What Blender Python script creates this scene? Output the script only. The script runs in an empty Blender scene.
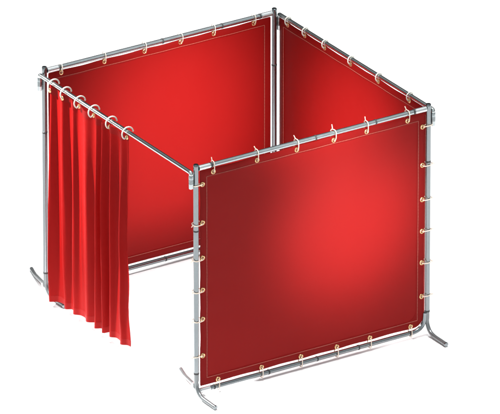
import bpy, bmesh, math, random
from mathutils import Vector, Matrix
random.seed(7)
SC = bpy.context.scene
COL = SC.collection
S = 2.44            # entrance width (x)
SY = 2.353          # depth (y)
H = 2.178           # post height
PR = 0.0228         # pipe radius
RODR = 0.0190       # hanging rod radius
PI = math.pi

# ------------------------------------------------------------------ materials
def new_mat(name):
    m = bpy.data.materials.new(name); m.use_nodes = True
    nt = m.node_tree
    return m, nt, nt.nodes['Principled BSDF']

def sp(b, **kw):
    for k, v in kw.items():
        b.inputs[k.replace('_', ' ')].default_value = v

def steel(name, base, rough, metallic=1.0, var=0.06):
    m, nt, b = new_mat(name)
    n = nt.nodes.new('ShaderNodeTexNoise'); n.inputs['Scale'].default_value = 14; n.inputs['Detail'].default_value = 5
    tc = nt.nodes.new('ShaderNodeTexCoord')
    nt.links.new(tc.outputs['Object'], n.inputs['Vector'])
    r = nt.nodes.new('ShaderNodeMapRange')
    r.inputs['To Min'].default_value = max(0.03, rough - var); r.inputs['To Max'].default_value = rough + var
    nt.links.new(n.outputs['Fac'], r.inputs['Value']); nt.links.new(r.outputs['Result'], b.inputs['Roughness'])
    v = nt.nodes.new('ShaderNodeTexVoronoi'); v.inputs['Scale'].default_value = 55
    nt.links.new(tc.outputs['Object'], v.inputs['Vector'])
    mx = nt.nodes.new('ShaderNodeMixRGB')
    mx.inputs[1].default_value = (*[c * 0.93 for c in base], 1); mx.inputs[2].default_value = (*base, 1)
    nt.links.new(v.outputs['Color'], mx.inputs['Fac'])
    nt.links.new(mx.outputs['Color'], b.inputs['Base Color'])
    sp(b, Metallic=metallic)
    return m

def vinyl(name, base, wrinkle=0.16, wscale=2.2):
    m, nt, b = new_mat(name)
    tc = nt.nodes.new('ShaderNodeTexCoord')
    n = nt.nodes.new('ShaderNodeTexNoise'); n.inputs['Scale'].default_value = wscale; n.inputs['Detail'].default_value = 3
    nt.links.new(tc.outputs['Object'], n.inputs['Vector'])
    n2 = nt.nodes.new('ShaderNodeTexNoise'); n2.inputs['Scale'].default_value = 260; n2.inputs['Detail'].default_value = 2
    nt.links.new(tc.outputs['Object'], n2.inputs['Vector'])
    b1 = nt.nodes.new('ShaderNodeBump'); b1.inputs['Strength'].default_value = wrinkle; b1.inputs['Distance'].default_value = 0.05
    nt.links.new(n.outputs['Fac'], b1.inputs['Height'])
    b2 = nt.nodes.new('ShaderNodeBump'); b2.inputs['Strength'].default_value = 0.10; b2.inputs['Distance'].default_value = 0.002
    nt.links.new(n2.outputs['Fac'], b2.inputs['Height']); nt.links.new(b1.outputs['Normal'], b2.inputs['Normal'])
    nt.links.new(b2.outputs['Normal'], b.inputs['Normal'])
    mx = nt.nodes.new('ShaderNodeMixRGB')
    mx.inputs[1].default_value = (*[c * 0.94 for c in base], 1); mx.inputs[2].default_value = (*base, 1)
    nt.links.new(n.outputs['Fac'], mx.inputs['Fac']); nt.links.new(mx.outputs['Color'], b.inputs['Base Color'])
    sp(b, Roughness=0.5, Specular_IOR_Level=0.08)
    return m

M_STEEL = steel('galvanised_steel', (0.25, 0.275, 0.285), 0.24)
M_ROD = steel('polished_zinc', (0.66, 0.69, 0.68), 0.20)
M_LEG = steel('matte_zinc', (0.20, 0.215, 0.22), 0.30, 0.6)
M_RAIL = steel('galvanised_rail', (0.46, 0.50, 0.51), 0.24)
M_BRIGHT = steel('bright_zinc', (0.80, 0.82, 0.82), 0.34)
M_DARK = steel('black_coupling', (0.03, 0.03, 0.03), 0.45, 0.0)
M_BRASS = steel('brass', (0.80, 0.55, 0.28), 0.30)
M_TIE = steel('cream_plastic', (0.80, 0.66, 0.54), 0.45, 0.0)
M_RING = steel('pale_ring', (0.62, 0.60, 0.53), 0.30, 0.0)
M_RED = vinyl('red_vinyl', (0.235, 0.0056, 0.005))
M_HEM = vinyl('red_vinyl_doubled', (0.20, 0.0047, 0.0041))
M_CURT = vinyl('red_curtain_vinyl', (0.245, 0.0036, 0.0032), 0.12, 3.0)
sp(M_CURT.node_tree.nodes['Principled BSDF'], Roughness=0.5, Specular_IOR_Level=0.05)
M_CHEM = vinyl('red_curtain_hem', (0.25, 0.0046, 0.004), 0.12, 3.0)
M_THREAD = steel('stitch_thread', (0.36, 0.085, 0.06), 0.6, 0.0)

# ------------------------------------------------------------------ mesh helpers
def link(name, bm, m, parent=None, smooth=True):
    me = bpy.data.meshes.new(name)
    bmesh.ops.recalc_face_normals(bm, faces=bm.faces[:])
    bm.to_mesh(me); bm.free()
    me.materials.append(m)
    if smooth:
        for p in me.polygons: p.use_smooth = True
        try: me.set_sharp_from_angle(angle=math.radians(40))
        except Exception: pass
    o = bpy.data.objects.new(name, me); COL.objects.link(o)
    if parent is not None: o.parent = parent
    return o

def tube(bm, pts, r, seg=20, closed=False, caps=True):
    pts = [Vector(p) for p in pts]
    n = len(pts); rings = []
    t0 = (pts[1] - pts[0]).normalized()
    ref = Vector((0, 0, 1)) if abs(t0.z) < 0.9 else Vector((1, 0, 0))
    nrm = (ref - t0 * ref.dot(t0)).normalized()
    for i, p in enumerate(pts):
        if closed: t = (pts[(i + 1) % n] - pts[i - 1]).normalized()
        elif i == 0: t = t0
        elif i == n - 1: t = (pts[-1] - pts[-2]).normalized()
        else: t = ((pts[i + 1] - p).normalized() + (p - pts[i - 1]).normalized()).normalized()
        nrm = (nrm - t * nrm.dot(t)).normalized(); bn = t.cross(nrm)
        rr = r[i] if isinstance(r, (list, tuple)) else r
        rings.append([bm.verts.new(p + (nrm * math.cos(a) + bn * math.sin(a)) * rr)
                      for a in (2 * PI * k / seg for k in range(seg))])
    m = n if closed else n - 1
    for i in range(m):
        a, b = rings[i], rings[(i + 1) % n]
        for k in range(seg):
            bm.faces.new((a[k], a[(k + 1) % seg], b[(k + 1) % seg], b[k]))
    if caps and not closed:
        bm.faces.new(rings[0][::-1]); bm.faces.new(rings[-1])
    return bm

def T(pts, r, **k): return tube(bmesh.new(), pts, r, **k)

def rounded(pts, rad, n=8):
    """polyline with rounded inner corners"""
    pts = [Vector(p) for p in pts]; out = [pts[0]]
    for i in range(1, len(pts) - 1):
        a, b, c = pts[i - 1], pts[i], pts[i + 1]
        d1 = (a - b).normalized(); d2 = (c - b).normalized()
        p, q = b + d1 * rad, b + d2 * rad
        for k in range(n + 1):
            t = k / n
            out.append(p * (1 - t) ** 2 + b * 2 * t * (1 - t) + q * t * t)
    out.append(pts[-1]); return out

def band(p, q, at, w, r):
    """short sleeve round the pipe from p to q, centred at fraction `at`"""
    p, q = Vector(p), Vector(q); d = (q - p).normalized(); c = p.lerp(q, at)
    e = 0.0015
    return T([c - d * w / 2, c - d * (w / 2 - e), c + d * (w / 2 - e), c + d * w / 2], [r - e, r, r, r - e])

def ell_loop(c, ax, ay, ra, rb, n=28, sq=2.6):
    """closed superellipse loop"""
    c, ax, ay = Vector(c), Vector(ax), Vector(ay); out = []
    for k in range(n):
        a = 2 * PI * k / n
        ca, sa = math.cos(a), math.sin(a)
        x = math.copysign(abs(ca) ** (2 / sq), ca); y = math.copysign(abs(sa) ** (2 / sq), sa)
        out.append(c + ax * ra * x + ay * rb * y)
    return out

def thing(name, label, cat, loc, group=None):
    o = bpy.data.objects.new(name, None); COL.objects.link(o); o.location = loc
    o.empty_display_size = 0.2
    return tag(o, label, cat, group)

def tag(o, label, cat, group=None, kind=None):
    o['label'] = label; o['category'] = cat
    if group: o['group'] = group
    if kind: o['kind'] = kind
    return o

# ------------------------------------------------------------------ floor
bm = bmesh.new()
N = 90.0
vs = [bm.verts.new(v) for v in ((-N, -N, 0), (N, -N, 0), (N, N, 0), (-N, N, 0))]
bm.faces.new(vs)
m, nt, b = new_mat('white_floor')
n = nt.nodes.new('ShaderNodeTexNoise'); n.inputs['Scale'].default_value = 3
mx = nt.nodes.new('ShaderNodeMixRGB'); mx.inputs[1].default_value = (.87, .87, .87, 1); mx.inputs[2].default_value = (.89, .89, .89, 1)
nt.links.new(n.outputs['Fac'], mx.inputs['Fac']); nt.links.new(mx.outputs['Color'], b.inputs['Base Color'])
sp(b, Roughness=0.75, Specular_IOR_Level=0.2)
fl = link('floor', bm, m, smooth=False); fl['kind'] = 'structure'

# ------------------------------------------------------------------ framed screens (posts, rails, feet)
ZT = H - 0.042      # top rail axis
ZB = 0.055          # bottom rail axis
def frame(x0, label):
    """frame in the plane x = x0, posts at y = 0 and y = S; local to its empty"""
    root = thing('screen_frame', label, 'pipe frame', (x0, 0, 0), 'steel pipe frames of the welding booth')
    for y, far in ((0, False), (SY, True)):
        # upright
        zlow = 0.215
        post = link('post', T([(0, y, zlow), (0, y, 1.2), (0, y, H - .022), (0, y, H - 0.006), (0, y, H - 0.001), (0, y, H)], [PR, PR, PR, PR, PR - .003, PR - .008]), M_STEEL, root)
        p, q = (0, y, zlow), (0, y, H)
        zc = 1.56 if not far else 1.64
        link('coupling', band(p, q, (zc - zlow) / (H - zlow), 0.016, PR + 0.0018), M_DARK, post)
        link('coupling', band(p, q, 0.006, 0.018, PR + 0.002), M_DARK, post)
        # socket the hanging rod drops into, on the outer side of the upright
        sy = y + (0.048 if far else -0.048)
        sk = T([(0, sy, H - .215), (0, sy, H - .21), (0, sy, H - .095), (0, sy, H - .09)], [.017, .021, .021, .019])
        link('rod_socket', sk, M_RAIL, root)
        # foot: the upright runs on down and bends forward; a second leg lies back on the floor
        fr = PR * 0.80
        path = rounded([(0, y, zlow), (0, y, .03), (.30, y, .0245)], 0.13, 12)
        foot = link('foot', T(path, [PR * .95] * 2 + [fr] * (len(path) - 2)), M_LEG, root)
        link('end_plug', T([(.296, y, .0246), (.306, y, .0245), (.309, y, .0245)], [fr + .0018, fr + .0018, fr - .004]), M_STEEL, foot)
        if not far:
            # clamp block on the side of the upright, back leg reaching to the floor
            cl = T([(-.012, y + .005, .105), (-.05, y + .012, .096)], .030, seg=16)
            link('leg_clamp', cl, M_BRIGHT, root)
            d = Vector((-.52, .17, 0))
            r2 = .0175
            leg = T(rounded([(-.03, y + .008, .10), (-.12, y + .04, .075), (d.x * .75, y + d.y * .75, .021), (d.x, y + d.y, r2 + .001)], .05, 6), r2)
            link('back_leg', leg, M_LEG, root)
    # top rail
    a, c = (0, PR + .002, ZT), (0, SY - PR - .002, ZT)
    rail = link('top_rail', T([a, c], PR - .001), M_RAIL, root)
    for f in (0.055, 0.51, 0.775, 0.945):
        link('coupling', band(a, c, f, 0.015, PR + .0015), M_DARK, rail)
    for f in (0.0245, 0.9755):
        link('end_sleeve', band(a, c, f, 0.108, PR + .0012), M_BRIGHT, rail)
    # bottom rail: straight at the near upright, swept up into the far upright
    path = [(0, 0.03, ZB)] + rounded([(0, 0.07, ZB), (0, SY - .028, ZB), (0, SY - .024, .30)], 0.13, 12)[:-1] + [(0, SY - .0245, .215)]
    rail = link('bottom_rail', T(path, PR - .0025), M_STEEL, root)
    a, c = (0, 0, ZB), (0, SY, ZB)
    for f in (0.075, 0.31, 0.52, 0.70, 0.925):
        link('coupling', band(a, c, f, 0.013, PR + .0002), M_DARK, rail)
    link('end_sleeve', band(a, c, 0.036, 0.10, PR - .0008), M_BRIGHT, rail)
    return root

frame(0.0, 'galvanised pipe frame behind the open curtain, holding the large back left red screen')
frame(S, 'galvanised pipe frame around the nearest red screen, its top rail crossed by wire ties')

# ------------------------------------------------------------------ hanging rods that join the two frames
ZR = H - 0.068
def rod(y, label):
    root = thing('hanging_rod', label, 'curtain rod', (0, y, ZR), 'steel rods joining the two booth frames')
    path = rounded([(0.0, 0, -.10), (0.0, 0, 0), (S, 0, 0), (S, 0, -.10)], .020, 8)
    link('rod_tube', T(path, [RODR * .8] + [RODR] * (len(path) - 2) + [RODR * .8]), M_ROD, root)
    for x in (0.0, S):
        link('hook_collar', T([(x, 0, -.105), (x, 0, -.103), (x, 0, -.06), (x, 0, -.058)], [RODR, RODR + .002, RODR + .002, RODR]), M_RAIL, root)
    return root
YF, YB = -0.048, SY + 0.048
rod(YF, 'bright steel rod above the entrance carrying the open curtain on pale rings')
rod(YB, 'steel rod along the top of the rear right red screen, furthest from the curtain')

# ------------------------------------------------------------------ flat vinyl screens
def fillet_outline(w, h, radii):
    """outline of a w x h rectangle (origin lower left), radii for BL, BR, TR, TL"""
    out = []
    cs = [(0, 0, PI, radii[0]), (w, 0, 1.5 * PI, radii[1]), (w, h, 0, radii[2]), (0, h, .5 * PI, radii[3])]
    for cx, cy, a0, r in cs:
        ox = cx + (r if cx == 0 else -r); oy = cy + (r if cy == 0 else -r)
        for k in range(7):
            a = a0 + .5 * PI * k / 6
            out.append((ox + r * math.cos(a), oy + r * math.sin(a)))
    return out

def screen(name_label, origin, ax, w, h, nrm, radii, grommets, ties, group):
    """vinyl sheet; origin lower left corner, ax = unit vector along its width, nrm = thickness side"""
    o = Vector(origin); ax = Vector(ax); nr = Vector(nrm); up = Vector((0, 0, 1))
    def P(u, v, d=0.0): return ax * u + up * v + nr * d
    def stops(side):
        k = {'top': [u for (u, v), t in zip(grommets, ties) if t in ('top', 'plain', 'ring')],
             'bottom': [u for (u, v), t in zip(grommets, ties) if t == 'bottom'],
             'left': [v for (u, v), t in zip(grommets, ties) if t == 'left'],
             'right': [v for (u, v), t in zip(grommets, ties) if t == 'right']}[side]
        return sorted(k)
    ST = {k: stops(k) for k in ('top', 'bottom', 'left', 'right')}
    def slack(side, q):
        '''how far the edge draws in between two ties'''
        k = ST[side]
        for a, b in zip(k[:-1], k[1:]):
            if a <= q <= b: return math.sin(PI * (q - a) / (b - a)) ** 2 * min(1, (b - a) / .45)
        return 0.0
    out0 = fillet_outline(w, h, radii); dense = []
    for i_ in range(len(out0)):
        (u0, v0), (u1, v1) = out0[i_], out0[(i_ + 1) % len(out0)]
        n_ = max(1, int(math.hypot(u1 - u0, v1 - v0) / .03))
        for k_ in range(n_):
            u, v = u0 + (u1 - u0) * k_ / n_, v0 + (v1 - v0) * k_ / n_
            e = 1e-4
            if abs(u) < e: u += .006 * slack('left', v)
            elif abs(u - w) < e: u -= .006 * slack('right', v)
            elif abs(v) < e: v += .006 * slack('bottom', u)
            elif abs(v - h) < e: v -= .006 * slack('top', u)
            dense.append((u, v))
    def ring_pts(inset):
        return [(inset + u * (w - 2 * inset) / w, inset + v * (h - 2 * inset) / h) for u, v in dense]
    HEM = 0.078
    # sheet, a slightly uneven skin with thickness
    bm = bmesh.new()
    nu, nv = 84, 76
    inn = HEM * 0.5
    def sag(u, v):
        e = max(0.0, min(1.0, min(u, v, w - u, h - v) / .03))
        rip = .0045 * slack('top', u) * math.exp(-(h - v) / .32) + .004 * slack('bottom', u) * math.exp(-v / .25) \
            + .004 * slack('left', v) * math.exp(-u / .25) + .004 * slack('right', v) * math.exp(-(w - u) / .25)
        return rip * e + .006 * math.sin(2.1 * u + 1.3 * v + w) * math.sin(PI * u / w) * math.sin(PI * v / h) + .004 * math.sin(4.3 * u - 2.2 * v) * math.sin(PI * u / w) * math.sin(PI * v / h)
    for side in (1, -1):
        g = [[bm.verts.new(P(inn + (w - 2 * inn) * i / nu, inn + (h - 2 * inn) * j / nv,
                             .0012 * side + sag(inn + (w - 2 * inn) * i / nu, inn + (h - 2 * inn) * j / nv))) for j in range(nv + 1)] for i in range(nu + 1)]
        for i in range(nu):
            for j in range(nv):
                bm.faces.new((g[i][j], g[i + 1][j], g[i + 1][j + 1], g[i][j + 1]))
    sh = link('welding_screen', bm, M_RED); sh.location = o
    tag(sh, name_label, 'welding screen', group)
    # doubled hem: a frame of folded vinyl round the sheet
    bm = bmesh.new(); loops = []
    prof = [(0.0, 0.0), (0.001, .0026), (0.004, .0040), (HEM - .004, .0040), (HEM, .0022)]
    prof = prof + [(i_, -d_) for i_, d_ in prof[::-1]][:-1]
    for ins, d in prof:
        # sheet sags, so the hem follows it
        loops.append([bm.verts.new(P(u, v, d + sag(u, v))) for u, v in ring_pts(ins)])
    L = len(loops[0])
    # subdivide long sides is not needed: the sag fades to nothing at the edge
    for a in range(len(loops)):
        l1, l2 = loops[a], loops[(a + 1) % len(loops)]
        for k in range(L):
            bm.faces.new((l1[k], l1[(k + 1) % L], l2[(k + 1) % L], l2[k]))
    link('hem', bm, M_HEM, sh)
    # stitching: short thread runs along the inner edge of the hem, both faces
    bm = bmesh.new()
    ins = HEM - .012
    c = [(ins, ins), (w - ins, ins), (w - ins, h - ins), (ins, h - ins)]
    for k in range(4):
        (u0, v0), (u1, v1) = c[k], c[(k + 1) % 4]
        Ln = math.hypot(u1 - u0, v1 - v0); n = int(Ln / .03)
        for i in range(n):
            t0, t1 = (i + .04) / n, (i + .96) / n
            for d in (.0042, -.0042):
                s_ = sag(u0 + (u1 - u0) * t0, v0 + (v1 - v0) * t0)
                p = P(u0 + (u1 - u0) * t0, v0 + (v1 - v0) * t0, d + s_); q = P(u0 + (u1 - u0) * t1, v0 + (v1 - v0) * t1, d + s_)
                tube(bm, [p, p.lerp(q, .5) + nr * (.0008 if d > 0 else -.0008), q], .0025, seg=6)
    link('stitching', bm, M_THREAD, sh)
    # grommets with their ties
    rnd = random.Random(int(w * 1000))
    for (u, v), tie in zip(grommets, ties):
        j1, j2 = rnd.uniform(-1, 1), rnd.uniform(-1, 1)
        c = P(u, v)
        bm = bmesh.new()
        for s_ in (1, -1):
            tube(bm, ell_loop(c + nr * .0045 * s_, ax, up, .0168, .0168, 20, 2.0), .0066, seg=8, closed=True)
        gr = link('grommet', bm, M_BRASS, sh)
        if tie in ('top', 'plain'):      # wire loop over the pipe, tail standing up behind
            pc = P(u, 0); zr = ZT - o.z if nrm[0] else ZR - o.z
            off = nr * 0.0
            zt = zr + PR + .010; zb = v
            mid = pc + up * ((zt + zb) / 2)
            loop = ell_loop(mid, (nr + ax * .35 * j1).normalized(), up, PR + .009, (zt - zb) / 2, 32, 3.0)
            link('wire_tie', T(loop, .0042 if tie == 'top' else .0032, seg=8, closed=True, caps=False), M_TIE, sh)
            if tie == 'plain': continue
            tl = T([pc + up * (zt - .004) - nr * .012, pc + up * (zt + .026 + .010 * j1) - nr * (.028 + .008 * j2) + ax * .016 * j2], .004, seg=8)
            link('tie_tail', tl, M_TIE, sh)
        elif tie in ('left', 'right'):
            s_ = -1 if tie == 'left' else 1
            # post axis lies at u = -gap or w + gap
            pu = -GAP if tie == 'left' else w + GAP
            far = pu + s_ * (PR + .010)
            mid = P((far + u) / 2, v)
            loop = ell_loop(mid, ax, (nr + up * .30 * j2).normalized(), abs(far - u) / 2, PR + .009, 32, 3.0)
            link('wire_tie', T(loop, .0042, seg=8, closed=True, caps=False), M_TIE, sh)
            tl = T([P(far, v, .004), P(far + s_ * (.026 + .010 * j1), v - .004 + .012 * j2, .012)], .004, seg=8)
            link('tie_tail', tl, M_TIE, sh)
        elif tie == 'bottom':
            zr = ZB - o.z; zb = zr - PR - .008
            mid = P(u, (v + zb) / 2)
            loop = ell_loop(mid, nr, up, PR + .008, (v - zb) / 2, 32, 3.0)
            link('wire_tie', T(loop, .0042, seg=8, closed=True, caps=False), M_TIE, sh)
        elif tie == 'ring':   # round ring over a hanging rod
            zr = ZR - o.z
            mid = P(u, (zr + RODR + .006 + v) / 2, 0)
            rad = (zr + RODR + .006 - v) / 2
            loop = ell_loop(mid, nr, up, max(rad * .85, RODR + .008), rad, 32, 2.2)
            link('wire_tie', T(loop, .0054, seg=8, closed=True, caps=False), M_RING, sh)
    return sh

GAP = 0.038
W = SY - 2 * GAP
Z0 = ZB + .040; HH = ZT - PR - .006 - Z0
G = 'flat red screens of the welding booth'
# nearest screen: tied all round
gl, tl = [], []
TOPV = HH - .036
for px in (212.6, 255.5, 294.5, 331, 363.6, 404.4):
    gl.append(((px - 196) / 229.5 * SY - GAP, TOPV)); tl.append('top')
for y in (188, 225.7, 260.4, 292, 320.8, 357):
    gl.append((.024, HH - (y - 174.5) / 105.6)); tl.append('left')
for y in (125.7, 163.7, 197.8, 229.3, 260.6, 294.5):
    gl.append((W - .024, HH - (y - 112) / 105.6)); tl.append('right')
for px in (217, 260, 299, 334.8, 367.8, 408.6):
    gl.append(((px - 196) / 229.5 * SY - GAP, .024)); tl.append('bottom')
screen('nearest flat red screen, laced to its pipe frame along all four sides',
       (S, GAP, Z0), (0, 1, 0), W, HH, (1, 0, 0), (.012, .10, .012, .012), gl, tl, G)
# back left screen
gl, tl = [], []
for px in (61, 104, 144, 180, 213.5, 254):
    gl.append(((px - 44.5) / 230.5 * SY - GAP, HH - .022)); tl.append('plain')
screen('flat red vinyl screen at the back left, partly behind the gathered curtain',
       (0, GAP, Z0), (0, 1, 0), W, HH, (1, 0, 0), (.012, .10, .012, .012), gl, tl, G)
# rear right screen, hung from the rod
gl, tl = [], []
ZW = 0.06; HW = ZR - RODR - .008 - ZW
for px in (286, 303, 322.5, 348, 375, 405):
    gl.append(((px - 277) / 150.5 * S - .012, HW - .022)); tl.append('ring')
screen('flat red screen at the rear right, hung from a steel rod by pale rings',
       (.012, YB, ZW), (1, 0, 0), S - .054, HW, (0, -1, 0), (.012, .012, .012, .012), gl, tl, G)

# ------------------------------------------------------------------ gathered curtain
X0, X1 = 0.15, 1.425
RINGX = [.215, .415, .64, .87, 1.15, 1.405]
ZC1 = ZR - RODR - .006
def smooth(t): t = max(0, min(1, t)); return t * t * (3 - 2 * t)
def phase(x):
    t = (x - X0) / (X1 - X0)
    return 2 * PI * (8.2 * t + .25 * math.sin(7.1 * t + .6) + .13 * math.sin(17 * t + 1.0))
def curtain_pt(s, t):
    """s along the width 0..1, t down 0..1"""
    x = X0 + (X1 - X0) * s
    ph = phase(x)
    drift = .22 * math.sin(3.1 * t + 5 * s) + .25 * math.sin(1.7 * t + 9 * s)
    amp = (.0175 + .0095 * smooth(t * 2.2) - .006 * smooth((t - .8) / .2)) * (0.70 + .5 * math.sin(5.3 * s + .8 + .5 * t) ** 2)
    a = ph + drift
    f = math.sin(a) + .26 * math.sin(2 * a + .7 + t) + .20 * math.sin(.43 * a + 2.0 * t + 1.1) * (1 + t)
    f += .14 * math.sin(3.1 * a - 3 * t) * math.sin(PI * t)
    y = amp * f + .006 * math.sin(5 * t + 7 * s) * smooth((t - .5) * 2)
    x += .010 * t * math.sin(.5 * a + 3 * t) * min(1, 6 * s * (1 - s))
    # free right edge wavers, bottom corner kicks out
    if s > .8:
        e = (s - .8) / .2
        x += e * e * (.014 * math.sin(9 * t + .5) + .010 * math.sin(21 * t) * t + .030 * smooth((t - .86) / .14))
        y += -e * e * .012 * t
    # droop of the heading between rings
    dr = 0
    xs = RINGX
    for a_, b_ in zip(xs[:-1], xs[1:]):
        if a_ <= X0 + (X1 - X0) * s <= b_:
            k = (X0 + (X1 - X0) * s - a_) / (b_ - a_)
            dr = .030 * math.sin(PI * k) ** 1.2
    zb = .055 + .048 * s + .004 * math.sin(a)
    zt = ZC1 - dr
    # at the very top the cloth is drawn to the ring line
    z = zt + (zb - zt) * t
    return Vector((x, y, z))
bm = bmesh.new()
NS, NT = 300, 90
front = []; back = []
Pg = [[curtain_pt(i / NS, j / NT) for j in range(NT + 1)] for i in range(NS + 1)]
nrmg = []
for i in range(NS + 1):
    row = []
    for j in range(NT + 1):
        du = Pg[min(i + 1, NS)][j] - Pg[max(i - 1, 0)][j]; dv = Pg[i][min(j + 1, NT)] - Pg[i][max(j - 1, 0)]
        row.append(du.cross(dv).normalized())
    nrmg.append(row)
A = [[bm.verts.new(Pg[i][j] + nrmg[i][j] * .0014) for j in range(NT + 1)] for i in range(NS + 1)]
B = [[bm.verts.new(Pg[i][j] - nrmg[i][j] * .0014) for j in range(NT + 1)] for i in range(NS + 1)]
for i in range(NS):
    for j in range(NT):
        bm.faces.new((A[i][j], A[i + 1][j], A[i + 1][j + 1], A[i][j + 1]))
        bm.faces.new((B[i][j], B[i][j + 1], B[i + 1][j + 1], B[i + 1][j]))
for i in range(NS):
    bm.faces.new((A[i][0], B[i][0], B[i + 1][0], A[i + 1][0])); bm.faces.new((A[i][NT], A[i + 1][NT], B[i + 1][NT], B[i][NT]))
for j in range(NT):
    bm.faces.new((A[0][j], A[0][j + 1], B[0][j + 1], B[0][j])); bm.faces.new((A[NS][j], B[NS][j], B[NS][j + 1], A[NS][j + 1]))
cur = link('welding_curtain', bm, M_CURT); cur.location = (0, YF, 0)
tag(cur, 'gathered red vinyl curtain hanging in vertical folds, slid to the left side of the entrance', 'curtain')
# heading band and bottom hem, doubled strips that follow the folds
def strip(t0, t1, name, mat, off=.0036, n=8):
    bm = bmesh.new(); R = []
    for i in range(NS + 1):
        col = []
        for k in range(n + 1):
            t = t0 + (t1 - t0) * k / n
            p = curtain_pt(i / NS, t); q = curtain_pt(min(1, i / NS + 1e-3), t); r = curtain_pt(max(0, i / NS - 1e-3), t)
            nn = (q - r).cross(Vector((0, 0, -1))).normalized()
            col.append((p + nn * off, p - nn * off))
        R.append(col)
    VF = [[bm.verts.new(c[0]) for c in col] for col in R]; VB = [[bm.verts.new(c[1]) for c in col] for col in R]
    for i in range(NS):
        for k in range(n):
            bm.faces.new((VF[i][k], VF[i + 1][k], VF[i + 1][k + 1], VF[i][k + 1]))
            bm.faces.new((VB[i][k], VB[i][k + 1], VB[i + 1][k + 1], VB[i + 1][k]))
        for k in (0, n):
            bm.faces.new((VF[i][k], VB[i][k], VB[i + 1][k], VF[i + 1][k]))
    for i in (0, NS):
        for k in range(n):
            bm.faces.new((VF[i][k], VF[i][k + 1], VB[i][k + 1], VB[i][k]))
    return link(name, bm, mat, cur)
strip(-.001, .030, 'heading', M_HEM)
strip(.972, 1.001, 'hem', M_CHEM, .0026)
for x in RINGX:
    s = (x - X0) / (X1 - X0)
    p = curtain_pt(s, .016)
    bm = bmesh.new()
    yg = p.y - .004
    tube(bm, ell_loop((p.x, yg - .004, p.z), (1, 0, 0), (0, 0, 1), .014, .014, 18, 2.0), .0075, seg=8, closed=True)
    link('grommet', bm, M_BRASS, cur)
    # large open ring over the rod, through the grommet
    zt = ZR + RODR + .012
    cz = (zt + p.z) / 2 - .004; rad = .056
    c = Vector((p.x, .010, ZR - .020))
    pts = []
    # starts at the grommet (front, low), climbs over the rod and comes down behind
    for k in range(25):
        a = math.radians(236 - 232 * k / 24)
        pts.append(c + Vector((0, math.cos(a) * rad, math.sin(a) * rad)))
    pts = [Vector((p.x, yg - .010, p.z))] + pts
    link('curtain_ring', T(pts, .0064, seg=10), M_RING, cur)

# ------------------------------------------------------------------ camera (long lens, far away, as in the picture's near-parallel view)
az, el, D = 1.0022, 0.4257, 100.0
right = Vector((math.cos(az), math.sin(az), 0)); away = Vector((-math.sin(az), math.cos(az), 0))
fwd = away * math.cos(el) - Vector((0, 0, math.sin(el))); up = right.cross(fwd)
tgt = Vector((1.22, 1.22, 1.05)) + right * (9.98 / 115.99) + up * (-3.36 / 115.99)
cam = bpy.data.cameras.new('camera'); co = bpy.data.objects.new('camera', cam); COL.objects.link(co)
co.location = tgt - fwd * D
co.rotation_euler = Matrix((right, up, -fwd)).transposed().to_euler()
cam.sensor_fit = 'HORIZONTAL'; cam.sensor_width = 36; cam.lens = 115.99 * D * 36 / 500
cam.clip_start = 1; cam.clip_end = 400
SC.camera = co

# ------------------------------------------------------------------ light: overhead softbox with a narrow spread, three soft spots on the screens
w = bpy.data.worlds.new('World'); SC.world = w; w.use_nodes = True
# pale studio sky: brightest overhead and behind the camera, dark low down on the far side
bg = w.node_tree.nodes['Background']; bg.inputs['Strength'].default_value = 0.8
wt = w.node_tree; tc = wt.nodes.new('ShaderNodeTexCoord'); cr = wt.nodes.new('ShaderNodeValToRGB')
dp = wt.nodes.new('ShaderNodeVectorMath'); dp.operation = 'DOT_PRODUCT'
bd = (-away * .55 + Vector((0, 0, 1))).normalized()
dp.inputs[1].default_value = bd
wt.links.new(tc.outputs['Generated'], dp.inputs[0]); wt.links.new(dp.outputs['Value'], cr.inputs['Fac']); wt.links.new(cr.outputs['Color'], bg.inputs['Color'])
cr.color_ramp.elements[0].position = .10; cr.color_ramp.elements[0].color = (.04, .04, .043, 1)
cr.color_ramp.elements[1].position = .66; cr.color_ramp.elements[1].color = (.86, .93, .95, 1)

def area(loc, size, power, spread):
    l = bpy.data.lights.new('overhead_softbox', 'AREA'); l.shape = 'SQUARE'; l.size = size; l.energy = power; l.spread = math.radians(spread)
    o = bpy.data.objects.new('overhead_softbox', l); COL.objects.link(o); o.location = loc
    return o
area((1.22, 1.22, 9.0), 17.0, 1330, 14)
def spot(loc, tgt, power, ang, rad=.35):
    l = bpy.data.lights.new('studio_spot', 'SPOT'); l.energy = power; l.spot_size = math.radians(ang); l.spot_blend = 1.0; l.shadow_soft_size = rad
    o = bpy.data.objects.new('studio_spot', l); COL.objects.link(o); o.location = loc
    o.rotation_euler = (Vector(tgt) - Vector(loc)).to_track_quat('-Z', 'Y').to_euler()
spot((S + 3.8, 1.65, 1.6), (S, 1.57, 1.25), 1500, 28)
spot((5.6, 1.35, 4.75), (0, 1.30, 1.32), 5300, 22, .5)
spot((1.1, -3.6, 5.8), (1.34, SY, 1.10), 6300, 19)
spot((-1.6, -1.9, 4.2), (0.74, -.05, 0.9), 4300, 36, .10)

SC.render.engine = 'CYCLES'
SC.view_settings.view_transform = 'Standard'; SC.view_settings.look = 'None'
SC.view_settings.exposure = 0; SC.view_settings.gamma = 1
SC.cycles.use_denoising = True
SC.cycles.max_bounces = 8
